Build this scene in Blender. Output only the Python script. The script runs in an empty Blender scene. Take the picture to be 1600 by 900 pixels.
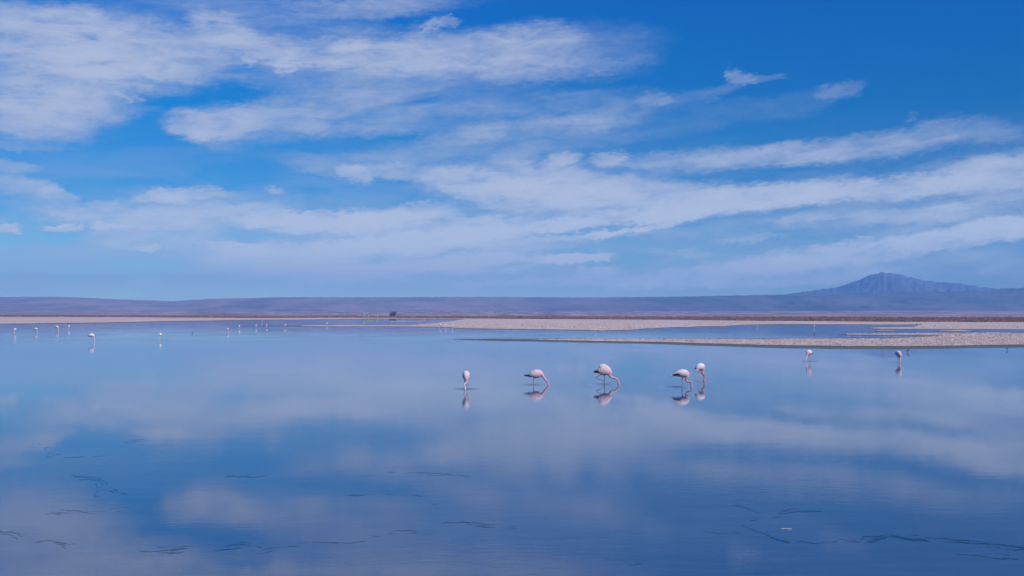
import bpy, bmesh, math, random
import numpy as np
from mathutils import Vector, Matrix, noise as mnoise

random.seed(7)
rng = np.random.default_rng(11)
scene = bpy.context.scene
COL = scene.collection
R = math.radians

# ------------------------------------------------------------------ camera
F = 35.0 / 36.0 * 1600.0            # focal length in photo pixels
HC = 3.4                            # eye height over the water
PITCH = math.atan(41.5 / F)
cam_d = bpy.data.cameras.new("camera")
cam_d.lens = 35.0; cam_d.sensor_width = 36.0
cam_d.clip_start = 0.1; cam_d.clip_end = 120000.0
cam = bpy.data.objects.new("camera", cam_d); COL.objects.link(cam)
cam.location = (0, 0, HC); cam.rotation_euler = (math.pi / 2 + PITCH, 0, 0)
scene.camera = cam
CP, SP = math.cos(PITCH), math.sin(PITCH)

def ray(px, py):
    dx = (px - 800.0) / F; dy = (450.0 - py) / F
    return dx, CP - dy * SP, SP + dy * CP

def at(px, py, z=0.0):
    """point of the level z seen at that spot of the picture"""
    x, y, w = ray(px, py)
    t = (z - HC) / w
    return Vector((x * t, y * t, z))

# ------------------------------------------------------------------ light
SUN_EL, SUN_AZ = R(43), R(140)      # azimuth clockwise from +Y: behind and to the right
sun_dir = Vector((math.sin(SUN_AZ) * math.cos(SUN_EL), math.cos(SUN_AZ) * math.cos(SUN_EL), math.sin(SUN_EL)))
sd = bpy.data.lights.new("sun", 'SUN'); sd.energy = 3.6; sd.angle = R(0.53); sd.color = (1.0, 0.95, 0.88)
so = bpy.data.objects.new("sun", sd); COL.objects.link(so)
so.rotation_euler = (-sun_dir).to_track_quat('-Z', 'Y').to_euler()

scene.view_settings.view_transform = 'Standard'
scene.view_settings.look = 'None'
scene.view_settings.exposure = 0.0
scene.view_settings.gamma = 1.0
scene.render.engine = 'CYCLES'
scene.cycles.volume_bounces = 1
scene.cycles.max_bounces = 8

# ------------------------------------------------------------------ node helper
class NT:
    def __init__(self, tree):
        self.t = tree; self.n = tree.nodes; self.l = tree.links
    def put(self, sock, v):
        if isinstance(v, bpy.types.NodeSocket): self.l.new(v, sock)
        elif v is not None: sock.default_value = v
    def math(self, op, a, b=None, c=None, clamp=False):
        n = self.n.new('ShaderNodeMath'); n.operation = op; n.use_clamp = clamp
        self.put(n.inputs[0], a)
        if b is not None: self.put(n.inputs[1], b)
        if c is not None: self.put(n.inputs[2], c)
        return n.outputs[0]
    def vmath(self, op, a, b=None, out=0):
        n = self.n.new('ShaderNodeVectorMath'); n.operation = op
        self.put(n.inputs[0], a)
        if b is not None: self.put(n.inputs[1], b)
        return n.outputs[out]
    def xyz(self, x, y, z):
        n = self.n.new('ShaderNodeCombineXYZ')
        self.put(n.inputs[0], x); self.put(n.inputs[1], y); self.put(n.inputs[2], z); return n.outputs[0]
    def sep(self, v):
        n = self.n.new('ShaderNodeSeparateXYZ'); self.put(n.inputs[0], v); return n.outputs
    def noise(self, vec, scale, detail=4, rough=0.5, dist=0.0, color=False, lac=2.0):
        n = self.n.new('ShaderNodeTexNoise'); self.put(n.inputs['Vector'], vec)
        n.inputs['Scale'].default_value = scale; n.inputs['Detail'].default_value = detail
        n.inputs['Roughness'].default_value = rough; n.inputs['Distortion'].default_value = dist
        n.inputs['Lacunarity'].default_value = lac
        return n.outputs['Color'] if color else n.outputs['Fac']
    def maprange(self, v, a, b, c=0.0, d=1.0, mode='SMOOTHSTEP'):
        n = self.n.new('ShaderNodeMapRange'); n.interpolation_type = mode
        self.put(n.inputs['Value'], v)
        n.inputs['From Min'].default_value = a; n.inputs['From Max'].default_value = b
        n.inputs['To Min'].default_value = c; n.inputs['To Max'].default_value = d
        return n.outputs['Result']
    def mapping(self, v, loc, rot, scale, kind='TEXTURE'):
        n = self.n.new('ShaderNodeMapping'); n.vector_type = kind; self.put(n.inputs['Vector'], v)
        n.inputs['Location'].default_value = loc; n.inputs['Rotation'].default_value = rot
        n.inputs['Scale'].default_value = scale; return n.outputs[0]
    def mix(self, f, a, b, mode='MIX'):
        n = self.n.new('ShaderNodeMix'); n.data_type = 'RGBA'; n.blend_type = mode
        self.put(n.inputs[0], f)
        self.put(n.inputs[6], a if isinstance(a, bpy.types.NodeSocket) else (*a, 1.0))
        self.put(n.inputs[7], b if isinstance(b, bpy.types.NodeSocket) else (*b, 1.0))
        return n.outputs[2]
    def ramp(self, f, stops, interp='LINEAR'):
        n = self.n.new('ShaderNodeValToRGB'); self.put(n.inputs[0], f)
        cr = n.color_ramp; cr.interpolation = interp
        while len(cr.elements) < len(stops): cr.elements.new(0.5)
        for e, (p, c) in zip(cr.elements, stops):
            e.position = p; e.color = (*c, 1.0)
        return n.outputs[0]

# ------------------------------------------------------------------ sky
# clouds: (x, y, half length, half height, tilt, strength) as read off the sky, turned into azimuth and slope
BLOBS = [
 (30,110,150,78,0,1.1),(140,78,130,55,5,.75),(70,165,105,26,0,.9),(245,85,130,42,0,.6),(118,38,60,26,-15,.45),
 (348,48,60,24,-12,1.0),(300,72,110,28,0,.45),(290,113,120,11,-3,.5),(210,112,120,22,0,.4),(15,22,70,15,0,.35),
 (187,150,8,5,0,1.0),(208,153,9,3.5,-8,.8),(170,148,11,4,0,.6),(153,144,8,4,0,.5),(180,172,60,8,5,.25),
 (40,200,95,8,0,.4),(60,213,75,6,-3,.35),(10,225,80,5,0,.3),(12,258,42,7,-5,.55),(38,293,62,13,-10,.55),(85,304,26,9,-25,.45),
 (438,84,50,19,-5,1.15),(391,97,9,8,0,1.2),(452,100,20,12,0,.9),(520,83,75,17,2,.9),(610,84,120,24,2,.75),(710,82,140,30,4,.7),
 (820,80,110,34,4,.6),(845,55,70,14,6,.3),(930,82,110,38,4,.27),(880,112,140,11,6,.35),(700,104,200,14,4,.4),
 (694,31,25,5,2,.6),(668,41,17,5,42,.5),(655,50,40,10,30,.2),
 (420,14,220,18,2,.38),(560,14,140,14,4,.34),(620,4,150,10,3,.25),(480,52,170,18,-3,.3),(560,45,80,7,3,.2),
 (520,118,160,24,-3,.35),(650,140,230,22,4,.3),(560,150,160,22,10,.22),
 (300,193,42,18,-12,1.1),(352,192,62,21,3,.85),(430,190,100,25,5,.65),(540,183,130,28,5,.45),(420,163,50,12,20,.25),(330,215,50,12,-10,.3),
 (660,186,160,17,7,.35),(850,163,190,15,3,.33),(725,212,75,14,12,.55),(840,200,140,15,5,.5),(930,184,110,15,4,.35),
 (1022,158,34,8,0,.45),(1085,152,90,8,12,.22),(1030,190,200,20,4,.14),
 (1156,120,24,8,-12,.5),(1136,113,7,8,0,.3),(1195,123,30,4,4,.22),(1312,142,32,11,6,.3),(1295,135,16,4,10,.2),(1255,160,80,15,14,.1),(1420,186,12,3,22,.3),
 (480,252,70,9,-4,.28),(590,252,150,13,5,.28),(720,238,220,18,4,.3),(860,225,160,12,5,.2),
 (558,273,28,9,-5,.9),(640,271,100,10,-1,.85),(735,283,75,20,-6,1.0),(800,272,60,24,0,.8),(890,262,42,17,0,.95),(962,250,30,13,0,.8),
 (830,308,170,24,-5,.8),(900,296,130,24,0,.6),(1022,252,60,11,0,.35),(1105,250,130,14,5,.6),(1225,243,140,14,3,.75),(1350,232,150,15,5,.5),
 (1435,212,75,14,14,.28),(1520,203,75,16,-8,.3),(1575,214,50,8,0,.2),
 (990,303,190,22,-3,.9),(1045,333,60,9,3,.6),(1120,318,160,19,5,.95),(1250,303,150,15,5,.95),(1380,297,160,13,3,.85),
 (1490,276,95,20,8,.65),(1590,268,110,24,6,.95),(1560,305,140,13,6,.45),(1500,328,140,12,3,.3),
 (625,334,100,12,5,.75),(530,345,110,14,3,.7),(430,341,70,9,3,.6),(300,303,62,7,4,1.0),(250,308,36,6,0,.6),(420,298,16,4,0,.7),(350,315,200,16,0,.3),
 (230,340,170,12,0,.35),(160,321,30,5.5,-4,.7),(98,356,30,4,0,1.1),(165,353,30,4,-2,.9),(5,357,22,3.5,-4,1.0),(250,366,110,18,2,.42),(55,322,70,8,0,.25),(238,386,18,3,2,.7),(180,390,200,10,2,.15),
 (500,398,200,15,3,.6),(380,390,50,8,-6,.5),(650,378,200,14,4,.7),(745,362,170,10,6,.4),(560,428,220,9,2,.35),(430,412,130,12,-2,.4),(680,412,220,9,3,.35),(850,383,200,7,8,.35),
 (985,360,80,2.6,10,.7),(870,371,90,3,5,.4),(800,345,170,7,3,.3),
 (912,403,55,6,2,.9),(880,407,24,4,0,.4),(938,428,46,8,5,.55),(800,432,180,12,3,.25),
 (620,350,220,12,2,.45),(560,385,250,15,3,.45),(430,425,180,7,0,.3),(720,415,250,11,4,.4),(300,330,150,9,5,.3),(200,318,110,6,5,.3),(120,340,60,8,0,.2),
 (1150,437,300,11,2,.5),(960,345,190,8,4,.4),(820,300,140,16,0,.3),(1060,425,130,7,4,.3),(620,445,300,9,0,.25),(850,352,160,6,3,.4),(1330,330,200,8,3,.25),(520,272,60,6,-4,.3),
 (885,256,34,11,0,.35),(960,248,30,10,0,.35),(925,262,50,10,0,.3),(815,262,32,8,-4,.5),
 (1590,354,110,13,4,.8),(1500,368,120,14,6,.75),(1380,388,150,14,9,.75),(1260,405,140,14,8,.65),(1160,416,120,12,5,.5),(1090,430,160,12,3,.35),(1260,435,150,10,3,.35),(1000,442,220,9,0,.3),
 (1230,350,240,10,3,.22),(1180,374,60,3,3,.3),(1080,394,60,4,-3,.3),(1420,345,170,12,8,.22),(1580,420,60,12,0,.3),(1450,405,160,8,3,.2),
]
K = F / 100.0
world = bpy.data.worlds.new("World"); scene.world = world; world.use_nodes = True
w = NT(world.node_tree); w.n.clear()
tc = w.n.new('ShaderNodeTexCoord').outputs['Generated']
d = w.sep(tc)
az = w.math('ARCTAN2', d[0], d[1])
hor = w.math('SQRT', w.math('ADD', w.math('MULTIPLY', d[0], d[0]), w.math('MULTIPLY', d[1], d[1])))
slope = w.math('DIVIDE', d[2], w.math('MAXIMUM', hor, 0.03))
U = w.math('MULTIPLY', az, K); V = w.math('MULTIPLY', slope, K)
# streak space: no seam behind the camera, streaks lean up to the right
SU = w.math('MULTIPLY', w.math('SINE', az), K); CU = w.math('MULTIPLY', w.math('COSINE', az), K)
Vt = w.math('SUBTRACT', V, w.math('MULTIPLY', SU, 0.07))
P1 = w.xyz(w.math('MULTIPLY', SU, 1.0), w.math('MULTIPLY', Vt, 2.1), CU)
P2 = w.xyz(w.math('MULTIPLY', SU, 1.0), w.math('MULTIPLY', Vt, 4.2), CU)
wa = w.vmath('SUBTRACT', w.noise(P1, 0.9, 3, 0.5, color=True), (0.5, 0.5, 0.5))
wb = w.vmath('SUBTRACT', w.noise(P1, 3.4, 5, 0.6, color=True), (0.5, 0.5, 0.5))
UV = w.xyz(U, V, 0.0)
q = w.vmath('ADD', UV, w.vmath('MULTIPLY', wa, (0.6, 0.2, 0.0)))
q = w.vmath('ADD', q, w.vmath('MULTIPLY', wb, (0.42, 0.2, 0.0)))
wc = w.vmath('SUBTRACT', w.noise(P1, 9.0, 4, 0.6, color=True), (0.5, 0.5, 0.5))
q = w.vmath('ADD', q, w.vmath('MULTIPLY', wc, (0.26, 0.15, 0.0)))
acc = None
for (bx, by, rx, ry, rot, s) in BLOBS:
    x, y, z = ray(bx, by)
    cu = math.atan2(x, y) * K; cv = z / math.hypot(x, y) * K
    # each blob waits for the one before (keeps the shader's working memory small)
    if acc is None: qi = q
    else:
        nn = w.n.new('ShaderNodeVectorMath'); nn.operation = 'MULTIPLY_ADD'
        w.l.new(acc, nn.inputs[0]); nn.inputs[1].default_value = (1e-9, 1e-9, 1e-9); w.l.new(q, nn.inputs[2]); qi = nn.outputs[0]
    m = w.mapping(qi, (cu, cv, 0), (0, 0, R(rot)), (rx * 1.25 / 100, (ry * 1.55 + 2) / 100, 1))
    ln = w.vmath('LENGTH', m, out=1)
    b = w.maprange(ln, 1.0, 0.36, 0.0, (s * .6 if rx < 15 else s) * (1.2 if by < 255 else (1.35 if by < 325 else (1.9 if bx > 1000 else 2.8))))
    acc = b if acc is None else w.math('ADD', acc, b)
# loose wisps over the rest of the sky, the same kind as in view
far = w.math('MAXIMUM', w.maprange(w.math('ABSOLUTE', U), 8.0, 11.0), w.maprange(V, 5.2, 7.5))
gen = w.maprange(w.noise(P1, 0.35, 5, 0.55, 0.4), 0.5, 0.68, 0.0, 1.1)
acc = w.math('ADD', acc, w.math('MULTIPLY', gen, far))
# texture inside the cloud
n1 = w.noise(P2, 1.1, 7, 0.62, 0.5); n2 = w.noise(P1, 2.6, 7, 0.6, 0.3)
tex = w.math('ADD', w.maprange(n1, 0.3, 0.72, 0.42, 1.62, 'LINEAR'), w.maprange(n2, 0.3, 0.7, -0.24, 0.24, 'LINEAR'))
tex = w.math('MAXIMUM', tex, 0.06)
thin = w.maprange(w.noise(P2, 0.7, 6, 0.6, 0.6), 0.34, 0.70, 0.0, 0.55)
thin = w.math('MULTIPLY', thin, w.maprange(V, 3.2, 1.2, 0.0, 1.0))
tau = w.math('ADD', w.math('MULTIPLY', acc, tex), thin)
dens = w.math('SUBTRACT', 1.0, w.math('EXPONENT', w.math('MULTIPLY', tau, -0.92)))
dens = w.math('MULTIPLY', dens, w.maprange(V, 0.0, 0.4, 0.75, 1.0, 'LINEAR'), clamp=True)
sky = w.n.new('ShaderNodeTexSky'); sky.sky_type = 'NISHITA'; sky.sun_disc = False
sky.sun_elevation = SUN_EL; sky.sun_rotation = SUN_AZ; sky.altitude = 2300; sky.air_density = 1.0; sky.dust_density = 0.3; sky.ozone_density = 3.0
SKYK = 0.1
# colour response of the picture, by height over the horizon
grade = w.ramp(w.maprange(V, -0.1, 6.0, 0, 1, 'LINEAR'), [
    (0.0, (.82,.90,.88)), (0.12, (.68,.86,.90)), (0.3, (.20,.61,.88)), (0.52, (.02,.59,1.0)), (0.75, (.0,.60,1.2)), (1.0, (.0,.50,1.35))])
side = w.maprange(U, -4.0, 9.0, 1.08, 0.84, 'LINEAR')
grade = w.mix(1.0, grade, w.xyz(side, side, w.math('POWER', side, 0.6)), 'MULTIPLY')
blue = w.mix(1.0, sky.outputs[0], grade, 'MULTIPLY')
cl = w.ramp(dens, [(0.0, (3.0,4.1,6.7)), (0.55, (3.9,4.7,6.6)), (1.0, (5.0,5.65,7.3))])
lowb = w.maprange(V, 0.3, 2.6, 1.45, 1.0, 'LINEAR')
cl = w.mix(1.0, cl, w.xyz(lowb, lowb, w.math('POWER', lowb, 0.6)), 'MULTIPLY')
fin = w.mix(dens, blue, cl)
bg = w.n.new('ShaderNodeBackground'); w.l.new(fin, bg.inputs[0]); bg.inputs[1].default_value = SKYK
world.cycles.sampling_method = 'MANUAL'; world.cycles.sample_map_resolution = 256
wo = w.n.new('ShaderNodeOutputWorld'); w.l.new(bg.outputs[0], wo.inputs[0])

# ------------------------------------------------------------------ helpers
def new_mat(name):
    m = bpy.data.materials.new(name); m.use_nodes = True
    t = NT(m.node_tree); p = m.node_tree.nodes['Principled BSDF']
    return m, t, p

def mesh_obj(name, verts, faces, mat=None, parent=None, smooth=True):
    me = bpy.data.meshes.new(name)
    me.from_pydata([tuple(v) for v in verts], [], faces); me.update()
    if mat: me.materials.append(mat)
    if smooth: me.polygons.foreach_set('use_smooth', [True] * len(me.polygons))
    o = bpy.data.objects.new(name, me); COL.objects.link(o)
    if parent: o.parent = parent
    return o

def fast_mesh(name, V, Q, mat, smooth=True, n=4):
    me = bpy.data.meshes.new(name)
    V = np.asarray(V, dtype=np.float32); Q = np.asarray(Q, dtype=np.int32)
    me.vertices.add(len(V)); me.vertices.foreach_set('co', V.ravel())
    me.loops.add(Q.size); me.loops.foreach_set('vertex_index', Q.ravel())
    me.polygons.add(len(Q)); me.polygons.foreach_set('loop_start', np.arange(0, Q.size, n, dtype=np.int32))
    me.polygons.foreach_set('use_smooth', np.full(len(Q), smooth))
    me.update(calc_edges=True); me.validate()
    me.materials.append(mat)
    o = bpy.data.objects.new(name, me); COL.objects.link(o); return o

def grid_faces(nr, nc, wrap=False):
    i = np.arange(nr - 1)[:, None]; j = np.arange(nc if wrap else nc - 1)[None, :]
    a = i * nc + j; b = i * nc + (j + 1) % nc; c = (i + 1) * nc + (j + 1) % nc; e = (i + 1) * nc + j
    return np.stack([a, b, c, e], -1).reshape(-1, 4)

def tag(o, label=None, cat=None, group=None, kind=None):
    if label: o['label'] = label
    if cat: o['category'] = cat
    if group: o['group'] = group
    if kind: o['kind'] = kind
    return o

# value noise on numpy arrays
PERM = rng.random((256, 256)).astype(np.float64)
def vnoise(x, y):
    xi = np.floor(x).astype(int); yi = np.floor(y).astype(int)
    fx = x - xi; fy = y - yi
    fx = fx * fx * (3 - 2 * fx); fy = fy * fy * (3 - 2 * fy)
    g = lambda a, b: PERM[a & 255, b & 255]
    return (g(xi, yi) * (1 - fx) * (1 - fy) + g(xi + 1, yi) * fx * (1 - fy) + g(xi, yi + 1) * (1 - fx) * fy + g(xi + 1, yi + 1) * fx * fy)
def fbm(x, y, o=5, ridged=False):
    s = 0; a = 0.5; t = 0
    for k in range(o):
        v = vnoise(x * 2 ** k + 17.3 * k, y * 2 ** k + 5.1 * k)
        if ridged: v = 1 - np.abs(2 * v - 1)
        s = s + a * v; t += a; a *= 0.5
    return s / t

# ------------------------------------------------------------------ ground: one sheet, lake bed, bars, shore and plain
HZ = 491.5
def I(x, pts):
    return np.interp(x, [p[0] for p in pts], [p[1] for p in pts])
# shore line (the front edge of the far land) and its scrub border, by horizontal place
SHORE = [(0,507),(150,505.2),(250,503),(380,501),(480,499.6),(560,498.6),(640,498.2),(700,498.6),(800,499),(1000,501),(1130,504.5),(1200,506.6),(1400,507.6),(1600,508)]
SCRUB = [(0,496.2),(200,496.6),(400,497.8),(560,497.0),(800,498.6),(1000,499.9),(1200,502.4),(1400,503.8),(1600,504.4)]
SCRUBTOP = [(0,493.9),(400,495.0),(800,495.6),(1000,496.0),(1200,496.4),(1600,496.9)]
BARS = [   # top edge, bottom edge
 # middle spit that merges with the far shore
 ([(352,510.2),(400,508.7),(560,508.3),(640,508.0),(662,506.6),(700,502.5),(730,498),(1000,498),(1100,500),(1185,504),(1215,507)],
  [(352,510.2),(400,510.0),(560,510.8),(640,510.8),(690,511.4),(720,513.6),(800,514.8),(900,516.0),(940,517.2),(990,515.6),(1010,513.6),(1030,513.2),(1045,512),(1075,511.6),(1090,510.6),(1130,510.4),(1150,508.6),(1185,507.4),(1215,507)]),
 ([(604,502.3),(612,501.4),(664,501.4),(668,502)], [(604,502.3),(612,503.1),(664,503.1),(668,502)]),
 # long bar in front
 ([(703,530.4),(730,529.6),(760,529.4),(900,528.8),(1100,528.8),(1200,528.9),(1270,528.2),(1310,528.6),(1400,528.2),(1470,524.6),(1500,522),(1600,521.5),(2000,520)],
  [(703,530.4),(730,531.6),(760,532.6),(850,534.2),(950,536.2),(1020,537.6),(1100,540.3),(1200,543.6),(1300,545.2),(1400,545.6),(1470,545),(1520,543.8),(1600,543),(2000,541)]),
 # tongues at the right
 ([(1352,513.2),(1375,511.8),(1425,511.2),(1440,507),(1600,507),(2000,507)],
  [(1352,513.2),(1375,514.4),(1420,514.8),(1480,514.9),(1550,515),(1600,515.6),(2000,516)]),
 ([(1362,517.2),(1372,516.2),(1395,516.2),(1401,517.2)], [(1362,517.2),(1372,518.2),(1395,518.4),(1401,517.2)]),
 ([(1455,517.9),(1470,516.4),(1500,515.6),(1530,518.1)], [(1455,517.9),(1470,518.2),(1505,518.9),(1530,518.1)]),
 ([(1306,523.1),(1325,521.6),(1400,520.8),(1450,520.6),(1560,520),(1600,520.8),(2000,520)],
  [(1306,523.1),(1325,524.6),(1400,525.2),(1455,525.6),(1520,526.6),(1600,528),(2000,530)]),
]
azd = np.arange(-0.60, 0.6001, 0.00135)
azc = np.linspace(0.60, 2 * math.pi - 0.60, 150)[1:-1]
AZ = np.concatenate([azd, azc])
sr = np.concatenate([[400, 250, 150, 100, 80, 68], np.arange(60, 30, -0.42), np.arange(30, 4, -0.3), np.arange(4, 1.6, -0.12)])
rr = HC * F / sr
rr = np.concatenate([[0.5, 4], rr, np.linspace(rr[-1], 9000, 46)[1:], [14000, 24000, 42000]])
AA, RR = np.meshgrid(AZ, rr)
AW = (AA + math.pi) % (2 * math.pi) - math.pi
PXX = 800 + F * np.tan(np.clip(AW, -0.72, 0.72))
PXX = np.where(np.abs(AW) > 0.6, PXX + 260 * (fbm(AA * 3, AA * 0 + 2, 3) - .5), PXX)
X = RR * np.sin(AW); Y = RR * np.cos(AW)
YY = RR * np.cos(np.clip(AW, -0.72, 0.72))
SY = HZ + HC * F / YY                       # picture row of the flat ground there
edge = 0.9 * (fbm(X / 9, Y / 30, 4) - 0.5) + 0.5 * (fbm(X / 2.2, Y / 7, 3) - 0.5)
px_m = F / YY
wob = edge * np.clip(0.9 + 30 / (SY - HZ + 6) * 0.0, 0.2, 1.2)
m = I(PXX, SHORE) - SY + wob * 0.8           # > 0 on the far land
for top, bot in BARS:
    mm = np.minimum(SY - I(PXX, top), I(PXX, bot) - SY)
    inx = (PXX > top[0][0]) & (PXX < top[-1][0])
    mm = np.where(inx, mm + wob * np.clip(mm + 1.2, 0, 1), -2.0)
    m = np.maximum(m, mm)
rise = np.clip(m, -2, 6)
z = np.where(rise < 0, rise * 0.16, 0)
# height in metres: a bank that climbs over the first pixels of its width, scaled to its distance
bankw = np.interp(SY - HZ, [24, 36, 50], [0.4, 1.9, 5.2])
bankw = np.where((PXX < 470) & (SY > 499.5), 1.5, bankw)
land = np.clip(rise / bankw, 0, 1)
z = np.where(rise >= 0, 0.004 + land ** 1.5 * 0.135 + 0.05 * land * (fbm(X / 3, Y / 6, 4) - 0.4), z)
far_d = np.clip(RR - HC * F / (I(PXX, SHORE) - HZ), 0, None)
zplain = np.where(RR > 900, 0.62e-6 * (RR - 900) ** 2 + 0.0006 * (RR - 900), 0) * (1 + 0.25 * (fbm(X / 900, Y / 1400, 4) - 0.5))
zplain = np.where(RR > 6500, np.minimum(zplain, 26 + (RR - 6500) * 0.004), zplain)
zplain = zplain + np.where(RR > 1500, (fbm(X / 300, Y / 500, 4, True) - 0.5) * np.clip((RR - 1500) / 3000, 0, 1) * 5.0, 0)
z = z + np.where(m > 0, zplain + np.clip(far_d / 400, 0, 1) * 0.2, 0)
Vv = np.stack([X, Y, z], -1).reshape(-1, 3)
Q = grid_faces(len(rr), len(AZ), wrap=True)

gm, g, gp = new_mat("ground")
geo = g.n.new('ShaderNodeNewGeometry'); pos = geo.outputs['Position']; ps = g.sep(pos)
sc_at = g.n.new('ShaderNodeAttribute'); sc_at.attribute_name = 'scrub_cover'; scov = sc_at.outputs['Fac']
ds_at = g.n.new('ShaderNodeAttribute'); ds_at.attribute_name = 'desert'; dcov = ds_at.outputs['Fac']
crust = g.mix(g.noise(pos, 1.6, 6, 0.7), (.46,.35,.33), (.70,.58,.56))
crust = g.mix(g.maprange(g.noise(pos, 4.5, 5, 0.7), 0.52, 0.66), crust, (.22,.16,.145))
crust = g.mix(g.maprange(g.noise(g.vmath('MULTIPLY', pos, (.03,.012,1)), 1.0, 5, 0.6), 0.5, 0.66), crust, (.62,.52,.52))
crust = g.mix(g.maprange(g.noise(g.vmath('MULTIPLY', pos, (.05,.02,1)), 1.3, 4, 0.6), 0.56, 0.7, 0, .55), crust, (.48,.33,.27))
wetz = g.math('ADD', ps[2], g.math('MULTIPLY', g.math('SUBTRACT', g.noise(pos, 0.8, 5, 0.65), 0.5), 0.07))
wet = g.maprange(wetz, 0.115, 0.075)
c1 = g.mix(wet, crust, (.12,.13,.125))
scr = g.mix(g.noise(pos, 0.25, 6, 0.7), (.11,.062,.065), (.24,.15,.15))
desn = g.noise(g.vmath('MULTIPLY', pos, (.018,.003,.04)), 1.0, 7, 0.62, 0.6)
des = g.ramp(desn, [(0.34, (.13,.10,.16)), (0.46, (.25,.18,.25)), (0.56, (.38,.28,.33)), (0.66, (.62,.54,.60))])
c2 = g.mix(dcov, c1, des)
c3 = g.mix(g.math('MULTIPLY', scov, g.maprange(g.noise(g.vmath('MULTIPLY', pos, (.02,.008,.1)), 1.0, 5, 0.6), 0.3, 0.5, 0.55, 1.0)), c2, scr)
g.l.new(c3, gp.inputs['Base Color'])
g.l.new(g.maprange(wetz, 0.09, 0.02, 0.95, 0.45), gp.inputs['Roughness'])
gp.inputs['Specular IOR Level'].default_value = 0.25
bn = g.n.new('ShaderNodeBump'); bn.inputs['Strength'].default_value = 0.9; bn.inputs['Distance'].default_value = 0.12
g.l.new(g.noise(pos, 3.0, 6, 0.7), bn.inputs['Height']); g.l.new(bn.outputs[0], gp.inputs['Normal'])
ground = fast_mesh("ground", Vv, Q, gm)
tag(ground, kind='structure')
def add_attr(o, name, arr):
    a = o.data.attributes.new(name, 'FLOAT', 'POINT'); a.data.foreach_set('value', np.asarray(arr, dtype=np.float32).ravel())
up_ = I(PXX, SCRUB) + 0.5 * (fbm(X / 25, Y / 90, 4) - .5); lo_ = I(PXX, SCRUBTOP)
cov = np.clip((up_ - SY) / 0.3, 0, 1) * np.clip((SY - lo_) / 0.5 + 0.5, 0, 1)
add_attr(ground, 'scrub_cover', cov * (m > 0))
add_attr(ground, 'desert', np.clip((lo_ + 0.6 - SY) / 0.6, 0, 1))

# ------------------------------------------------------------------ water
RINGS = [(728,608,.9),(833,601,1.1),(944,600.5,1.0),(1056,604.5,1.3),(1093,596,.6),(1265,564.5,.8),(1403,566.5,.6)]
wm, t, wp = new_mat("lake_water")
geo = t.n.new('ShaderNodeNewGeometry'); pos = geo.outputs['Position']
wt = t.noise(t.vmath('MULTIPLY', pos, (.09,.05,1)), 1.0, 4, 0.55, 0.4)
breeze = t.maprange(wt, 0.40, 0.66, 0.3, 1.9)
h1 = t.noise(t.vmath('MULTIPLY', pos, (2.6,9.0,1)), 1.0, 4, 0.55, 0.3)
h2 = t.noise(t.vmath('MULTIPLY', pos, (.35,1.0,1)), 1.0, 3, 0.5)
h3 = t.noise(t.vmath('MULTIPLY', pos, (7,26,1)), 1.0, 3, 0.6, 0.2)
h1 = t.math('ADD', h1, t.math('MULTIPLY', h3, 0.16))
H = t.math('ADD', t.math('MULTIPLY', t.math('MULTIPLY', h1, breeze), 0.00105), t.math('MULTIPLY', h2, 0.0010))
for (rx_, ry_, k_) in RINGS:
    c = at(rx_, ry_)
    dd = t.vmath('DISTANCE', pos, (c.x, c.y, 0.0), out=1)
    env = t.math('MULTIPLY', t.maprange(dd, 1.1, 0.15), 0.006 * k_)
    H = t.math('ADD', H, t.math('MULTIPLY', t.math('SINE', t.math('MULTIPLY', dd, 21.0)), env))
bp = t.n.new('ShaderNodeBump'); bp.inputs['Strength'].default_value = 1.0; bp.inputs['Distance'].default_value = 1.0
t.l.new(H, bp.inputs['Height']); t.l.new(bp.outputs[0], wp.inputs['Normal'])
# shallow silty bed under thin water, with random darker streaks
bed = t.mix(t.noise(t.vmath('MULTIPLY', pos, (.12,.2,1)), 1.0, 5, 0.6), (.050,.096,.19), (.078,.128,.225))
stk = t.noise(t.vmath('MULTIPLY', pos, (.5,2.6,1)), 1.0, 5, 0.65, 0.6)
bed = t.mix(t.maprange(stk, 0.3, 0.7), t.mix(1.0, bed, (.74,.84,.90), 'MULTIPLY'), t.mix(1.0, bed, (1.02,1.0,1.0), 'MULTIPLY'))
t.l.new(bed, wp.inputs['Base Color'])
wp.inputs['Roughness'].default_value = 0.01
wp.inputs['IOR'].default_value = 1.40
RW = 42000
NS = 64
wv_ = [(0, 0, 0)] + [(RW * math.sin(2 * math.pi * k / NS), RW * math.cos(2 * math.pi * k / NS), 0) for k in range(NS)]
water = mesh_obj("water", wv_, [(0, 1 + (k + 1) % NS, 1 + k) for k in range(NS)], wm, smooth=False)
tag(water, kind='structure')

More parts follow.
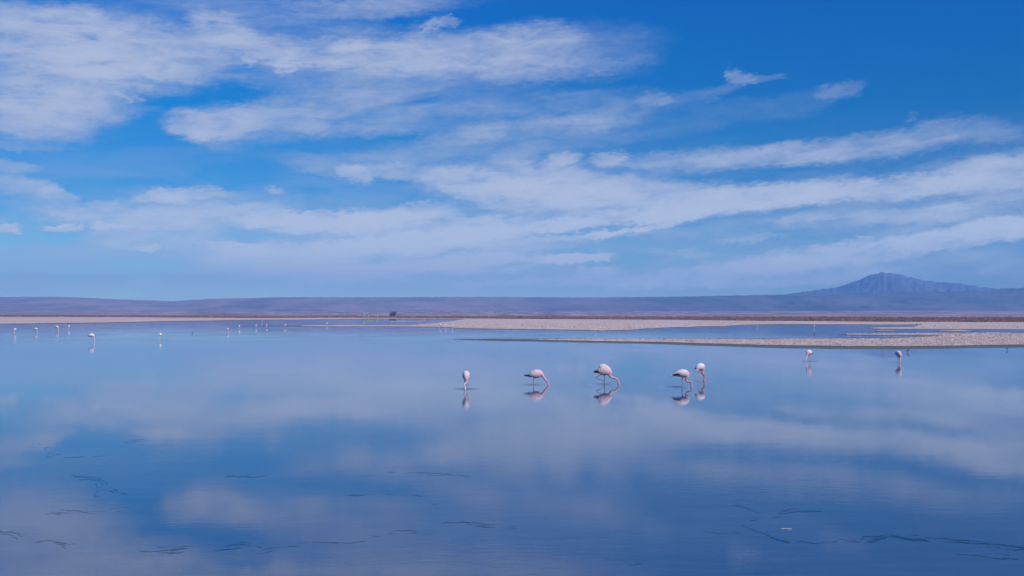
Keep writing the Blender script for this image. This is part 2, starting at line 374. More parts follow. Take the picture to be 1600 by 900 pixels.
# flat dark strips added on the water, standing in for broken ripple edges
am, t, ap = new_mat("ripple_strips")
apos = t.n.new('ShaderNodeNewGeometry').outputs['Position']
t.l.new(t.ramp(t.noise(apos, 3.0, 4, 0.6), [(0.3, (.014,.058,.135)), (0.7, (.036,.092,.185))]), ap.inputs['Base Color'])
ap.inputs['Roughness'].default_value = 0.03; ap.inputs['IOR'].default_value = 1.38
RIPPLE_LINES = [([(1120,785),(1150,786),(1168,791),(1182,798)],.5),([(1148,811),(1160,822),(1185,831),(1210,841),(1236,848)],1.3),([(1170,812),(1200,806),(1240,798),(1285,797)],.35),
 ([(1236,848),(1290,849),(1330,846),(1345,845)],.5),([(1345,845),(1375,841),(1400,839),(1425,844),(1455,845)],1.3),([(1455,845),(1490,847),(1530,850),(1600,855),(1680,856)],1.2),
 ([(1100,831),(1160,833)],.3),([(90,717),(155,715),(170,711)],.5),([(40,690),(90,712)],.3),([(110,740),(150,750),(160,765),(192,776)],.7),([(75,802),(145,800),(190,797),(238,792)],.8),
 ([(235,861),(262,860),(297,858)],1.0),([(180,858),(235,862)],.4),([(340,856),(375,852),(405,861)],1.0),([(405,861),(450,853),(500,847),(560,844),(600,842),(612,833),(655,832)],.5),
 ([(675,791),(715,780)],.6),([(690,817),(730,819),(768,820),(810,822)],.9),([(525,776),(600,775),(665,775)],.4),([(190,691),(230,686)],.4),([(945,878),(1000,878),(1040,885)],.8),([(-60,820),(0,825),(40,838)],.5),
 ([(1270,783),(1300,787)],.5),([(860,785),(900,783)],.3),([(600,737),(690,741),(760,745)],.25),([(350,745),(420,742)],.25),([(1500,875),(1590,872)],.35),([(60,845),(120,850)],.4)]
V, Fc = [], []
arng = random.Random(5)
for li, (pts_, dens_) in enumerate(RIPPLE_LINES):
    w3 = [at(*q_) for q_ in pts_]
    fine = []
    for a_, b2_ in zip(w3[:-1], w3[1:]):
        n_s = max(2, int((b2_ - a_).length / .035))
        fine += [a_.lerp(b2_, k / n_s) for k in range(n_s)]
    for st_ in range(int(3 + 3 * dens_)):
        off0 = arng.gauss(0, .10); sd_ = li * 7.3 + st_ * 2.9; amp = .16 + .16 * arng.random()
        run = []
        def flush():
            global run
            if len(run) >= 3:
                o_ = len(V); zz = .0025 + .0004 * st_ + .00002 * li
                for (p_, w_) in run:
                    V.append((p_.x, p_.y - w_, zz)); V.append((p_.x, p_.y + w_, zz))
                for k in range(len(run) - 1): Fc.append((o_ + 2 * k, o_ + 2 * k + 2, o_ + 2 * k + 3, o_ + 2 * k + 1))
            run = []
        for k, p_ in enumerate(fine):
            dk_ = p_.length / 16.0
            nz = mnoise.fractal(Vector((p_.x * 1.1, sd_, p_.y * .6)), 1.0, 2.0, 4)
            wob_ = mnoise.fractal(Vector((p_.x * 1.7, sd_ + 40, .5)), .8, 2.0, 5)
            wd = (nz * 1.0 + .75 * mnoise.noise(Vector((p_.x * 3.6, sd_ + 9, 1))) - .24 + .22 * dens_ - .07 * (st_ > 2)) * .055 * dk_ ** 1.5 * (.75 + .5 * mnoise.noise(Vector((p_.x * 9, sd_, 3))))
            if wd > .002: run.append((Vector((p_.x, p_.y + off0 + amp * wob_ * dk_, 0)), min(wd, .036 * dk_ ** 1.5)))
            else: flush()
        flush()
ripples = mesh_obj("ripple_strips", V, Fc, am, smooth=False)
tag(ripples, "dark blue broken lines imitating ripple edges on the near water", "ripples", kind='stuff')

# ------------------------------------------------------------------ hills and mountain
def relief_mat(name, lo, hi, sx, west=None):
    mt, t, p = new_mat(name)
    pos = t.n.new('ShaderNodeNewGeometry').outputs['Position']
    n = t.noise(t.vmath('MULTIPLY', pos, (sx, sx * 0.6, sx * 2.4)), 1.0, 7, 0.62, 0.5)
    col = t.ramp(n, [(0.3, lo), (0.7, hi)])
    if west:      # paler, redder tint on the western part of the range
        f = t.maprange(t.math('ADD', t.sep(pos)[0], t.math('MULTIPLY', n, 1500.0)), -400.0, 2800.0)
        col = t.mix(f, t.mix(1.0, col, west, 'MULTIPLY'), col)
    t.l.new(col, p.inputs['Base Color'])
    p.inputs['Roughness'].default_value = 1.0; p.inputs['Specular IOR Level'].default_value = 0.05
    return mt

def range_mesh(name, az0, az1, step, d0, dc, d1, ridge, mat, wrap=False, rough=0.2, gull=40.0, crest=0.13, nr=34):
    a = np.arange(az0, az1, step) if not wrap else np.concatenate([np.arange(-0.62, 0.62, step), np.linspace(0.62, 2 * math.pi - 0.62, 220)[:-1]])
    tt = np.concatenate([np.linspace(0, 1, nr), np.linspace(1, 1.4, 12)[1:]])
    A, T = np.meshgrid(a, tt)
    Aw = (A + math.pi) % (2 * math.pi) - math.pi
    px = 800 + F * np.tan(np.clip(Aw, -0.72, 0.72))
    ang = (HZ - np.interp(px, [p[0] for p in ridge], [p[1] for p in ridge])) / F
    if wrap:
        ang = np.where(np.abs(Aw) > 0.6, ang * (0.6 + 0.9 * fbm(A * 4, A * 0, 4)), ang)
    Hh = ang * dc + HC
    D = d0 + (dc - d0) * T
    prof = np.where(T <= 1, np.clip(T, 0, 1) ** 1.35, np.clip(1 - (T - 1) * 2.4, 0, 1))
    bump = (fbm(A * gull + T * 1.5, T * 3.2 + 3, 5, True) - 0.62)
    z = Hh * prof + Hh * rough * bump * np.sin(np.clip(T, 0, 1) * math.pi) + Hh * crest * (fbm(A * 330, T * 9, 4) - .5) * (T > .5)
    z = np.maximum(z, 0) - 6 * (T < 0.01)
    Xr = D * np.sin(Aw) / np.cos(np.clip(Aw, -.72, .72)); Yr = D * np.cos(Aw) / np.cos(np.clip(Aw, -.72, .72))
    return fast_mesh(name, np.stack([Xr, Yr, z], -1).reshape(-1, 3), grid_faces(len(tt), len(a), wrap), mat)

RIDGE = [(-200,465),(0,464),(100,464),(150,466),(200,468.5),(270,470.5),(330,467),(370,466),(430,464.5),(600,464.5),(640,464),(800,464),(900,465),(1000,464.2),(1080,463),(1160,461.5),(1210,460.5),(1260,458.8),(1330,458.2),(1400,457),(1460,456),(1540,455.5),(1570,452.5),(1600,451.5),(1800,450)]
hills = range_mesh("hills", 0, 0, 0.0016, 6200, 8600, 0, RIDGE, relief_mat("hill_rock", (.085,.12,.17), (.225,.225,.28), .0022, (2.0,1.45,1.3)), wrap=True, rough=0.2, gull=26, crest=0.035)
tag(hills, kind='structure')
MT = [(1080,470),(1150,466),(1200,462),(1245,458),(1254,455.4),(1262,455),(1280,452.2),(1300,449.6),(1320,446.5),(1332,442),(1342,439),(1350,434.6),(1358,431),(1366,428.2),(1380,425),(1395,426),(1402,427.6),(1410,428.6),(1420,432.8),(1435,434.6),(1442,438),(1458,440),(1475,442),(1490,441.2),(1498,442.6),(1510,446),(1522,446),(1540,449.4),(1560,451),(1575,451),(1590,449),(1610,449),(1660,455),(1750,462),(1900,470)]
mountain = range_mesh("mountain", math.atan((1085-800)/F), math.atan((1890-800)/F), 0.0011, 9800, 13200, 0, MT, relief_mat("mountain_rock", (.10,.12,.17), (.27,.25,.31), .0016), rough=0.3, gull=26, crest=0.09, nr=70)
tag(mountain, kind='structure')

# ------------------------------------------------------------------ ground clutter nobody could count
def clumps(name, pts, rad, hei, mat, sides=5):
    n = len(pts)
    ang = np.linspace(0, 2 * math.pi, sides, endpoint=False)[None, :] + rng.random((n, 1)) * 6
    r1 = rad[:, None] * (0.7 + 0.6 * rng.random((n, sides)))
    r2 = rad[:, None] * 0.6 * (0.6 + 0.8 * rng.random((n, sides)))
    base = np.stack([pts[:, None, 0] + r1 * np.cos(ang), pts[:, None, 1] + r1 * np.sin(ang), np.repeat(pts[:, None, 2] - 0.03, sides, 1)], -1)
    mid = np.stack([pts[:, None, 0] + r2 * np.cos(ang + .4), pts[:, None, 1] + r2 * np.sin(ang + .4), pts[:, None, 2] + hei[:, None] * (0.6 + 0.5 * rng.random((n, sides)))], -1)
    topv = np.stack([pts[:, 0], pts[:, 1], pts[:, 2] + hei], -1)[:, None, :]
    V = np.concatenate([base, mid, topv], 1).reshape(-1, 3); per = 2 * sides + 1
    f = []
    for k in range(sides):
        j = (k + 1) % sides
        f += [(k, j, sides + j), (k, sides + j, sides + k), (sides + k, sides + j, 2 * sides)]
    Fc = (np.arange(n)[:, None, None] * per + np.array(f)[None]).reshape(-1, 3)
    return fast_mesh(name, V, Fc, mat, smooth=False, n=3)

def gz(px, py, which):   # rough ground height on the bars
    return 0.09

# salt crust lumps on the bars and the near shore
sm, t, p = new_mat("salt_crust")
pos = t.n.new('ShaderNodeNewGeometry').outputs['Position']
n_ = t.noise(pos, 0.9, 5, 0.7)
t.l.new(t.ramp(n_, [(0.3, (.13,.095,.085)), (0.44, (.42,.30,.27)), (0.56, (.64,.53,.50)), (0.7, (.80,.73,.73))]), p.inputs['Base Color'])
p.inputs['Roughness'].default_value = 0.9
P = []
# sample straight from the ground grid so the lumps sit on it
flat = Vv.reshape(len(rr), len(AZ), 3)
sel = (m > 1.3) & (RR < 480) & (np.abs(AW) < 0.60) & (SY > 498)
ii, jj = np.nonzero(sel)
wgt = np.ones(len(ii)); wgt[SY[ii, jj] < 520] = 0.35
pick = rng.choice(len(ii), 34000, p=wgt / wgt.sum())
i0 = np.clip(ii[pick], 0, len(rr) - 2); j0 = np.clip(jj[pick], 0, len(AZ) - 2)
u = rng.random(len(pick))[:, None]; v = rng.random(len(pick))[:, None]
pts = (flat[i0, j0] * (1 - u) + flat[i0 + 1, j0] * u) * (1 - v) + (flat[i0, j0 + 1] * (1 - u) + flat[i0 + 1, j0 + 1] * u) * v
ok = pts[:, 2] > 0.095; pts = pts[ok]
dist = np.hypot(pts[:, 0], pts[:, 1])
rad = (0.03 + 0.09 * rng.random(len(pts)) ** 2.5) * np.clip(dist / 110, 1, 2.2)
salt = clumps("salt_crust", pts, rad, rad * (0.35 + 0.4 * rng.random(len(pts))), sm)
tag(salt, "pale pinkish lumps of salt crust strewn over the low bars", "salt crust", kind='stuff')

# low scrub on the far shore
vm, t, p = new_mat("scrub")
pos = t.n.new('ShaderNodeNewGeometry').outputs['Position']
t.l.new(t.ramp(t.noise(pos, 0.06, 5, 0.7), [(0.3, (.10,.06,.06)), (0.55, (.23,.135,.13)), (0.7, (.36,.27,.25))]), p.inputs['Base Color'])
p.inputs['Roughness'].default_value = 1.0
sel = (cov > 0.5) & (m > 0.3) & (np.abs(AW) < 0.60) & (RR < 2300)
ii, jj = np.nonzero(sel)
pick = rng.choice(len(ii), 22000)
i0 = np.clip(ii[pick], 0, len(rr) - 2); j0 = np.clip(jj[pick], 0, len(AZ) - 2)
u = rng.random(len(pick))[:, None]; v = rng.random(len(pick))[:, None]
pts = (flat[i0, j0] * (1 - u) + flat[i0 + 1, j0] * u) * (1 - v) + (flat[i0, j0 + 1] * (1 - u) + flat[i0 + 1, j0 + 1] * u) * v
dist = np.hypot(pts[:, 0], pts[:, 1])
rad = (0.25 + 0.5 * rng.random(len(pts))) * np.clip(dist / 600, 1, 2)
scrub = clumps("scrub", pts, rad, rad * (0.5 + 0.4 * rng.random(len(pts))), vm)
tag(scrub, "low reddish brown desert scrub in a belt along the far shore", "scrub", kind='stuff')

# ------------------------------------------------------------------ haze
hz = 14900.0; HB = -8.0; HT = 585.0
hv = [(-hz, -hz, HB), (hz, -hz, HB), (hz, hz, HB), (-hz, hz, HB), (-hz, -hz, HT), (hz, -hz, HT), (hz, hz, HT), (-hz, hz, HT)]
hf = [(0, 3, 2, 1), (4, 5, 6, 7), (0, 1, 5, 4), (1, 2, 6, 5), (2, 3, 7, 6), (3, 0, 4, 7)]
hm = bpy.data.materials.new("haze_air"); hm.use_nodes = True; hn = NT(hm.node_tree); hn.n.clear()
pv = hn.n.new('ShaderNodeVolumePrincipled'); pv.inputs['Color'].default_value = (.155, .47, .95, 1); pv.inputs['Density'].default_value = 8.0e-5
pv.inputs['Anisotropy'].default_value = 0.0
ho = hn.n.new('ShaderNodeOutputMaterial'); hn.l.new(pv.outputs[0], ho.inputs['Volume'])
haze = mesh_obj("haze", hv, hf, hm, smooth=False); tag(haze, kind='stuff')

# ------------------------------------------------------------------ flamingos
fm_, t, p = new_mat("plumage")
ca = t.n.new('ShaderNodeAttribute'); ca.attribute_name = 'Col'
oc = t.n.new('ShaderNodeTexCoord').outputs['Object']
fn = t.noise(t.vmath('MULTIPLY', oc, (9, 30, 30)), 1.0, 5, 0.6)
t.l.new(t.mix(1.0, ca.outputs['Color'], t.ramp(fn, [(0.34, (.66,.56,.58)), (0.56, (1, 1, 1))]), 'MULTIPLY'), p.inputs['Base Color'])
p.inputs['Roughness'].default_value = 0.75; p.inputs['Specular IOR Level'].default_value = 0.2
p.inputs['Subsurface Weight'].default_value = 0.35; p.inputs['Subsurface Radius'].default_value = (.12, .08, .07); p.inputs['Subsurface Scale'].default_value = 1.0
b_ = t.n.new('ShaderNodeBump'); b_.inputs['Strength'].default_value = 0.35; b_.inputs['Distance'].default_value = 0.01
t.l.new(fn, b_.inputs['Height']); t.l.new(b_.outputs[0], p.inputs['Normal'])
bk_, t, p = new_mat("black_feathers")
oc = t.n.new('ShaderNodeTexCoord').outputs['Object']
t.l.new(t.ramp(t.noise(t.vmath('MULTIPLY', oc, (6, 60, 60)), 1.0, 4, 0.6), [(0.3, (.008,.008,.01)), (0.7, (.04,.035,.04))]), p.inputs['Base Color'])
p.inputs['Roughness'].default_value = 0.5
bl_, t, p = new_mat("bill_horn")
oc = t.n.new('ShaderNodeTexCoord').outputs['Object']
t.l.new(t.ramp(t.noise(oc, 30.0, 3, 0.6), [(0.4, (.02,.015,.02)), (0.7, (.08,.05,.05))]), p.inputs['Base Color'])
p.inputs['Roughness'].default_value = 0.35
wf_, t, p = new_mat("tail_feathers_white")
oc = t.n.new('ShaderNodeTexCoord').outputs['Object']
t.l.new(t.ramp(t.noise(t.vmath('MULTIPLY', oc, (6, 50, 50)), 1.0, 4, 0.6), [(0.3, (.6,.5,.52)), (0.7, (.82,.78,.78))]), p.inputs['Base Color'])
p.inputs['Roughness'].default_value = 0.7

def crom(pts, n=6):
    """smooth line through points"""
    pts = [Vector(q) for q in pts]; out = []
    for i in range(len(pts) - 1):
        p0 = pts[max(i - 1, 0)]; p1 = pts[i]; p2 = pts[i + 1]; p3 = pts[min(i + 2, len(pts) - 1)]
        for k in range(n):
            s = k / n
            out.append(0.5 * ((2 * p1) + (p2 - p0) * s + (2 * p0 - 5 * p1 + 4 * p2 - p3) * s * s + (3 * p1 - p0 - 3 * p2 + p3) * s ** 3))
    out.append(pts[-1]); return out

def sweep(path, rads, sides=12, squash=1.0):
    """closed tube along a path; rads = (side, height) or one number per path point"""
    V, Fc = [], []
    n = len(path)
    for i, p in enumerate(path):
        tg = (path[min(i + 1, n - 1)] - path[max(i - 1, 0)]).normalized()
        side = Vector((0, 1, 0))
        if abs(tg.dot(side)) > 0.95: side = Vector((1, 0, 0))
        side = (side - tg * side.dot(tg)).normalized(); up = tg.cross(side).normalized()
        r = rads[i]
        ry, rz = (r if isinstance(r, tuple) else (r, r * squash))
        for k in range(sides):
            a = 2 * math.pi * k / sides
            V.append(p + side * (ry * math.cos(a)) + up * (rz * math.sin(a)))
    for i in range(n - 1):
        for k in range(sides):
            j = (k + 1) % sides
            Fc.append((i * sides + k, i * sides + j, (i + 1) * sides + j, (i + 1) * sides + k))
    Fc.append(tuple(range(sides - 1, -1, -1))); Fc.append(tuple((n - 1) * sides + k for k in range(sides)))
    return V, Fc

def smooth_r(keys, n):
    xs = np.linspace(0, 1, n); return list(np.interp(xs, [k[0] for k in keys], [k[1] for k in keys]))

def dist_poly(co, poly):
    best = 9
    for a, b in zip(poly[:-1], poly[1:]):
        ab = b - a; tt = max(0, min(1, (co - a).dot(ab) / max(ab.length_squared, 1e-9)))
        best = min(best, (co - (a + ab * tt)).length)
    return best

WHITE = Vector((.84, .76, .77)); PALE = Vector((.83, .63, .65)); PINK = Vector((.74, .33, .37)); ROSE = Vector((.62, .17, .24)); LEG = Vector((.44, .31, .32)); DARKK = Vector((.02, .018, .02))

def flamingo_mesh(name, body, neck, legs, tint, neck_tint, voxel=0.0085, leg_col=LEG, far=False):
    """body: list of (x, y, z, half width, half height) rear to chest; neck: points chest to head; legs: list of point lists"""
    V, Fc = [], []
    def addp(pv, pf):
        o = len(V); V.extend(pv); Fc.extend([tuple(i + o for i in f) for f in pf])
    bp = crom([b[:3] for b in body], 4); nb = len(bp)
    ks = np.linspace(0, len(body) - 1, nb)
    br = [(float(np.interp(k, range(len(body)), [b[3] for b in body])), float(np.interp(k, range(len(body)), [b[4] for b in body]))) for k in ks]
    addp(*sweep(bp, br, 20))
    npth = crom(neck, 6)
    nr = smooth_r([(0, .115), (.15, .085), (.32, .055), (.6, .040), (.8, .036), (.9, .046), (.95, .052), (1, .045)], len(npth))
    addp(*sweep(npth, nr, 12))
    legp = []
    for lg in legs:
        lp = crom(lg, 4); legp.append(lp)
        kx = smooth_r([(0, .034), (.12, .017), (.4, .013), (.5, .019), (.6, .012), (1, .012)], len(lp))
        addp(*sweep(lp, [max(r, voxel * .95) for r in kx], 8))
    me = bpy.data.meshes.new(name + "_tmp"); me.from_pydata([tuple(v) for v in V], [], Fc); me.update()
    tmp = bpy.data.objects.new(name + "_tmp", me); COL.objects.link(tmp)
    md = tmp.modifiers.new("r", 'REMESH'); md.mode = 'VOXEL'; md.voxel_size = voxel; md.use_smooth_shade = True
    ms = tmp.modifiers.new("s", 'SMOOTH'); ms.factor = 0.5; ms.iterations = 3
    dg = bpy.context.evaluated_depsgraph_get(); dg.update()
    out = bpy.data.meshes.new_from_object(tmp.evaluated_get(dg)); out.name = name
    bpy.data.objects.remove(tmp); bpy.data.meshes.remove(me)
    cols = []
    sh = body[-1]
    for vv in out.vertices:
        co = vv.co
        dn = dist_poly(co, npth[2:]); dl = min(dist_poly(co, lp[1:]) for lp in legp) if legp else 9
        dbody = dist_poly(co, bp)
        # underside and chest carry more pink than the back
        hz_ = (co.z - min(b[2] - b[4] for b in body)) / 0.45
        k = max(0, min(1, 1.15 - hz_ * 1.5)); fr = max(0, min(1, (co.x - 0.02) / 0.3))
        c = tint.lerp(PINK, min(1, 0.55 * k + 0.45 * fr * (1 - hz_ * .5)) * 0.62)
        c = c.lerp(neck_tint, max(0, min(1, 1.4 - dn / 0.055)) if dn < dbody + .05 else 0)
        if dl < 0.03 and dl < dn and co.z < min(b[2] - b[4] * .75 for b in body[1:-1]) + 0.03: c = leg_col
        cols.append((c.x, c.y, c.z, 1))
    ca = out.color_attributes.new('Col', 'FLOAT_COLOR', 'POINT')
    ca.data.foreach_set('color', np.array(cols, dtype=np.float32).ravel())
    out.materials.clear(); out.materials.append(fm_)
    return out, npth

def feather_fan(name, mat, root, tip, count, width, spread, parent, thick=0.036):
    """overlapping pointed feathers from root to tip"""
    V, Fc = [], []
    root = Vector(root); tip = Vector(tip)
    for k in range(count):
        f = (k / max(count - 1, 1) - 0.5)
        r0 = root + Vector((0, f * spread, -abs(f) * spread * .3)); t0 = tip + Vector((abs(f) * .06, f * spread * .35, -f * f * .05))
        path = [r0.lerp(t0, s) for s in (0, .2, .45, .7, .88, 1)]
        rad = [(width * a, thick * a + .004) for a in (.7, 1, 1, .75, .4, .05)]
        pv, pf = sweep(path, rad, 8); o = len(V); V += pv; Fc += [tuple(i + o for i in f_) for f_ in pf]
    return mesh_obj(name, V, Fc, mat, parent)

def bill(path_end, prev, parent):
    d_ = (path_end - prev).normalized()
    side = Vector((d_.z, 0, -d_.x))
    pth = crom([path_end - d_ * .02, path_end + d_ * .035, path_end + d_ * .07 - side * .012, path_end + d_ * .10 - side * .045], 4)
    rd = smooth_r([(0, .026), (.4, .023), (.75, .017), (1, .004)], len(pth))
    pv, pf = sweep(pth, rd, 10); return mesh_obj("bill", pv, pf, bl_, parent)

def near_flamingo(px, py, yaw, label, body, neck, legs, tint=WHITE, neck_tint=PINK, black=None, tail=None, leg_col=LEG, scale=1.0):
    loc = at(px, py)
    root = bpy.data.objects.new("flamingo", None); COL.objects.link(root)
    root.location = loc; root.rotation_euler = (0, 0, yaw); root.scale = (scale,) * 3
    tag(root, label, "flamingo", "flamingos feeding in the near water")
    me, npth = flamingo_mesh("body", body, neck, legs, tint, neck_tint, leg_col=leg_col)
    o = bpy.data.objects.new("body", me); COL.objects.link(o); o.parent = root
    bill(npth[-1], npth[-3], root)
    for b in (black or []): feather_fan("flight_feathers", bk_, *b, parent=root)
    if tail: feather_fan("tail", wf_, *tail, parent=root)
    return root

def S(ppm, ox, oy, pts, y=0.0):      # picture offsets to bird metres (x right, z up)
    return [((a - ox) / ppm, y, (oy - b) / ppm) for a, b in pts]

def ppm(py): return (py - HZ) / HC

# side-on birds facing right (yaw 0): shapes in their own metres
k2 = ppm(601)
near_flamingo(833, 601, 0.0, "pale pink flamingo in side view, neck stretched straight down to the water",
    body=[(-.22,0,.40,.03,.03),(-.14,0,.44,.10,.09),(-.02,0,.49,.16,.17),(.13,0,.52,.18,.215),(.28,0,.53,.165,.20),(.40,0,.50,.10,.13),(.46,0,.46,.05,.07)],
    neck=[(.34,0,.50),(.44,0,.46),(.55,0,.31),(.66,0,.17),(.73,0,.07),(.745,0,-.02)],
    legs=[[(.03,.04,.36),(.015,.04,.17),(.0,.04,-.25)],[(.05,-.05,.36),(.03,-.05,.2),(.015,-.05,-.25)]],
    tint=PALE, neck_tint=PINK, black=[((-.12,0,.47),(-.47,0,.44),6,.05,.15)], tail=((-.1,0,.43),(-.24,0,.37),3,.04,.07))
k3 = ppm(600.5)
near_flamingo(944, 600.5, 0.0, "pink flamingo with humped back, one leg lifted and bent behind, neck curved to the water",
    body=[(-.34,0,.60,.04,.05),(-.25,0,.64,.12,.15),(-.15,0,.67,.16,.24),(-.06,0,.71,.17,.30),(.06,0,.68,.18,.26),(.18,0,.62,.16,.215),(.27,0,.55,.10,.14),(.31,0,.49,.06,.08)],
    neck=[(.17,0,.58),(.25,0,.49),(.36,0,.34),(.50,0,.315),(.63,0,.24),(.70,0,.12),(.715,0,-.01)],
    legs=[[(.02,.04,.45),(.02,.04,.22),(.0,.04,-.25)],[(-.10,-.05,.50),(-.27,-.05,.42),(-.38,-.05,.31),(-.2,-.05,.23),(-.05,-.04,.16),(.0,-.04,.03)]],
    tint=PALE, neck_tint=PINK, black=[((-.24,0,.67),(-.52,0,.63),6,.06,.16),((-.24,0,.61),(-.54,0,.60),6,.06,.16)], leg_col=Vector((.10,.07,.08)))
near_flamingo(1065, 604.5, R(-8), "white flamingo with black wing edge and white tail tip, neck hooked down",
    body=[(-.42,0,.53,.03,.03),(-.30,0,.57,.09,.08),(-.15,0,.62,.16,.15),(.02,0,.64,.18,.19),(.17,0,.62,.165,.19),(.27,0,.57,.11,.13),(.32,0,.52,.05,.07)],
    neck=[(.22,0,.57),(.27,0,.50),(.215,0,.38),(.23,0,.29),(.33,0,.235),(.42,0,.22),(.455,0,.12),(.465,0,-.01)],
    legs=[[(.02,.04,.46),(.01,.04,.22),(.0,.04,-.25)],[(.05,-.05,.46),(.06,-.05,.22),(.07,-.05,-.25)]],
    tint=WHITE, neck_tint=ROSE, black=[((-.06,-.16,.61),(-.44,-.08,.57),4,.05,.05),((-.06,.16,.61),(-.44,.08,.57),4,.05,.05)], tail=((-.3,0,.56),(-.52,0,.51),3,.03,.05))
near_flamingo(1093, 596, R(38), "white flamingo turned away with dark wing tip, just behind the hook-necked one",
    body=[(-.22,0,.62,.05,.04),(-.16,0,.66,.12,.10),(-.05,0,.72,.18,.17),(.07,0,.74,.19,.20),(.18,0,.72,.17,.19),(.27,0,.64,.11,.13),(.31,0,.57,.05,.07)],
    neck=[(.22,0,.63),(.25,0,.53),(.22,0,.42),(.29,0,.35),(.36,0,.30),(.375,0,.18),(.36,0,.10),(.35,0,-.01)],
    legs=[[(.0,.04,.54),(-.005,.04,.26),(-.01,.04,-.25)],[(.04,-.05,.54),(.03,-.05,.26),(.03,-.05,-.25)]],
    tint=WHITE, neck_tint=ROSE, black=[((-.04,.07,.70),(-.29,.05,.66),4,.05,.16)], tail=((-.12,0,.63),(-.28,0,.57),3,.05,.1), leg_col=Vector((.6,.5,.5)))
FRONT_BODY = [(-.30,0,.60,.04,.04),(-.20,0,.62,.10,.10),(-.05,0,.65,.165,.19),(.08,0,.63,.175,.22),(.18,0,.57,.15,.21),(.25,0,.48,.10,.15),(.28,0,.40,.06,.08)]
near_flamingo(728, 608, R(-84), "white flamingo facing the camera, egg-shaped body over a kinked pale neck, nearest of all",
    body=FRONT_BODY, neck=[(.22,0,.44),(.27,.0,.36),(.29,-.02,.28),(.31,-.08,.24),(.32,-.085,.17),(.31,-.06,.08),(.30,-.05,-.01)],
    legs=[[(.02,.06,.44),(.02,.05,.2),(.0,.05,-.25)],[(.02,-.06,.44),(.02,-.05,.2),(.0,-.05,-.25)]],
    tint=WHITE, neck_tint=Vector((.84,.72,.75)), black=[((-.08,.09,.56),(-.36,.06,.54),3,.04,.04),((-.08,-.09,.56),(-.36,-.06,.54),3,.04,.04)], leg_col=Vector((.35,.25,.28)))
near_flamingo(1265, 564.5, R(-142), "small pinkish flamingo below the long bar, neck slanting down to the left",
    body=[(-.30,0,.60,.04,.04),(-.20,0,.62,.10,.10),(-.05,0,.65,.17,.18),(.08,0,.64,.18,.20),(.20,0,.60,.15,.17),(.27,0,.54,.09,.11),(.31,0,.50,.05,.06)],
    neck=[(.24,0,.55),(.31,0,.46),(.39,0,.33),(.46,0,.23),(.50,0,.12),(.49,0,-.01)],
    legs=[[(.0,.05,.48),(.0,.05,.22),(.0,.05,-.25)],[(.03,-.05,.48),(.03,-.05,.22),(.03,-.05,-.25)]],
    tint=Vector((.85,.68,.70)), neck_tint=Vector((.84,.66,.68)), black=[((-.05,.1,.58),(-.38,.05,.56),3,.04,.06)])
near_flamingo(1403, 566.5, R(-78), "small flamingo facing the camera with a deep pink breast, right of all feeding birds",
    body=FRONT_BODY, neck=[(.22,0,.44),(.27,.0,.36),(.29,-.01,.28),(.31,-.03,.22),(.32,-.03,.12),(.31,-.02,-.01)],
    legs=[[(.02,.06,.44),(.02,.06,.2),(.0,.06,-.25)],[(.02,-.04,.44),(.02,-.02,.2),(.0,-.02,-.25)]],
    tint=Vector((.84,.66,.68)), neck_tint=Vector((.82,.60,.64)))

# far flamingos: one mesh each, from three poses; bloom is put into their whiter, larger bodies
SIDE_BODY = [(-.46,0,.78,.05,.04),(-.30,0,.84,.14,.12),(-.10,0,.89,.22,.22),(.08,0,.89,.23,.24),(.24,0,.83,.18,.19),(.34,0,.76,.09,.11)]
far_side, _ = flamingo_mesh("flamingo_far_side", SIDE_BODY, [(.2,0,.8),(.32,0,.66),(.36,0,.48),(.38,0,.3),(.42,0,.15),(.42,0,.0)],
    [[(0,.05,.7),(-.02,.05,.35),(0,.05,-.1)],[(.04,-.05,.7),(.05,-.05,.35),(.06,-.05,-.1)]], Vector((.95,.90,.90)), Vector((.9,.78,.79)), voxel=.02)
FB = [(-.30,0,.80,.07,.06),(-.18,0,.84,.17,.15),(-.02,0,.88,.24,.24),(.12,0,.86,.25,.26),(.24,0,.77,.19,.21),(.31,0,.66,.10,.12)]
far_front, _ = flamingo_mesh("flamingo_far_front", FB, [(.22,0,.72),(.32,0,.56),(.34,-.03,.4),(.36,-.04,.2),(.36,-.02,.0)],
    [[(0,.06,.7),(0,.06,.35),(0,.06,-.1)],[(0,-.06,.7),(0,-.06,.35),(0,-.06,-.1)]], Vector((.95,.90,.90)), Vector((.9,.76,.78)), voxel=.02)
far_up, _ = flamingo_mesh("flamingo_far_upright", SIDE_BODY, [(.2,0,.84),(.36,0,.9),(.34,0,1.06),(.26,0,1.2),(.3,0,1.34),(.40,0,1.3)],
    [[(0,.05,.7),(-.02,.05,.35),(0,.05,-.1)],[(.04,-.05,.7),(.05,-.05,.35),(.06,-.05,-.1)]], Vector((.95,.90,.90)), Vector((.9,.78,.79)), voxel=.02)
for me_ in (far_side, far_up):        # black wing edge
    a = me_.color_attributes['Col']
    for vtx in me_.vertices:
        if vtx.co.x < -.18 and abs(vtx.co.z - .80) < .05: a.data[vtx.index].color = (.03, .03, .03, 1)
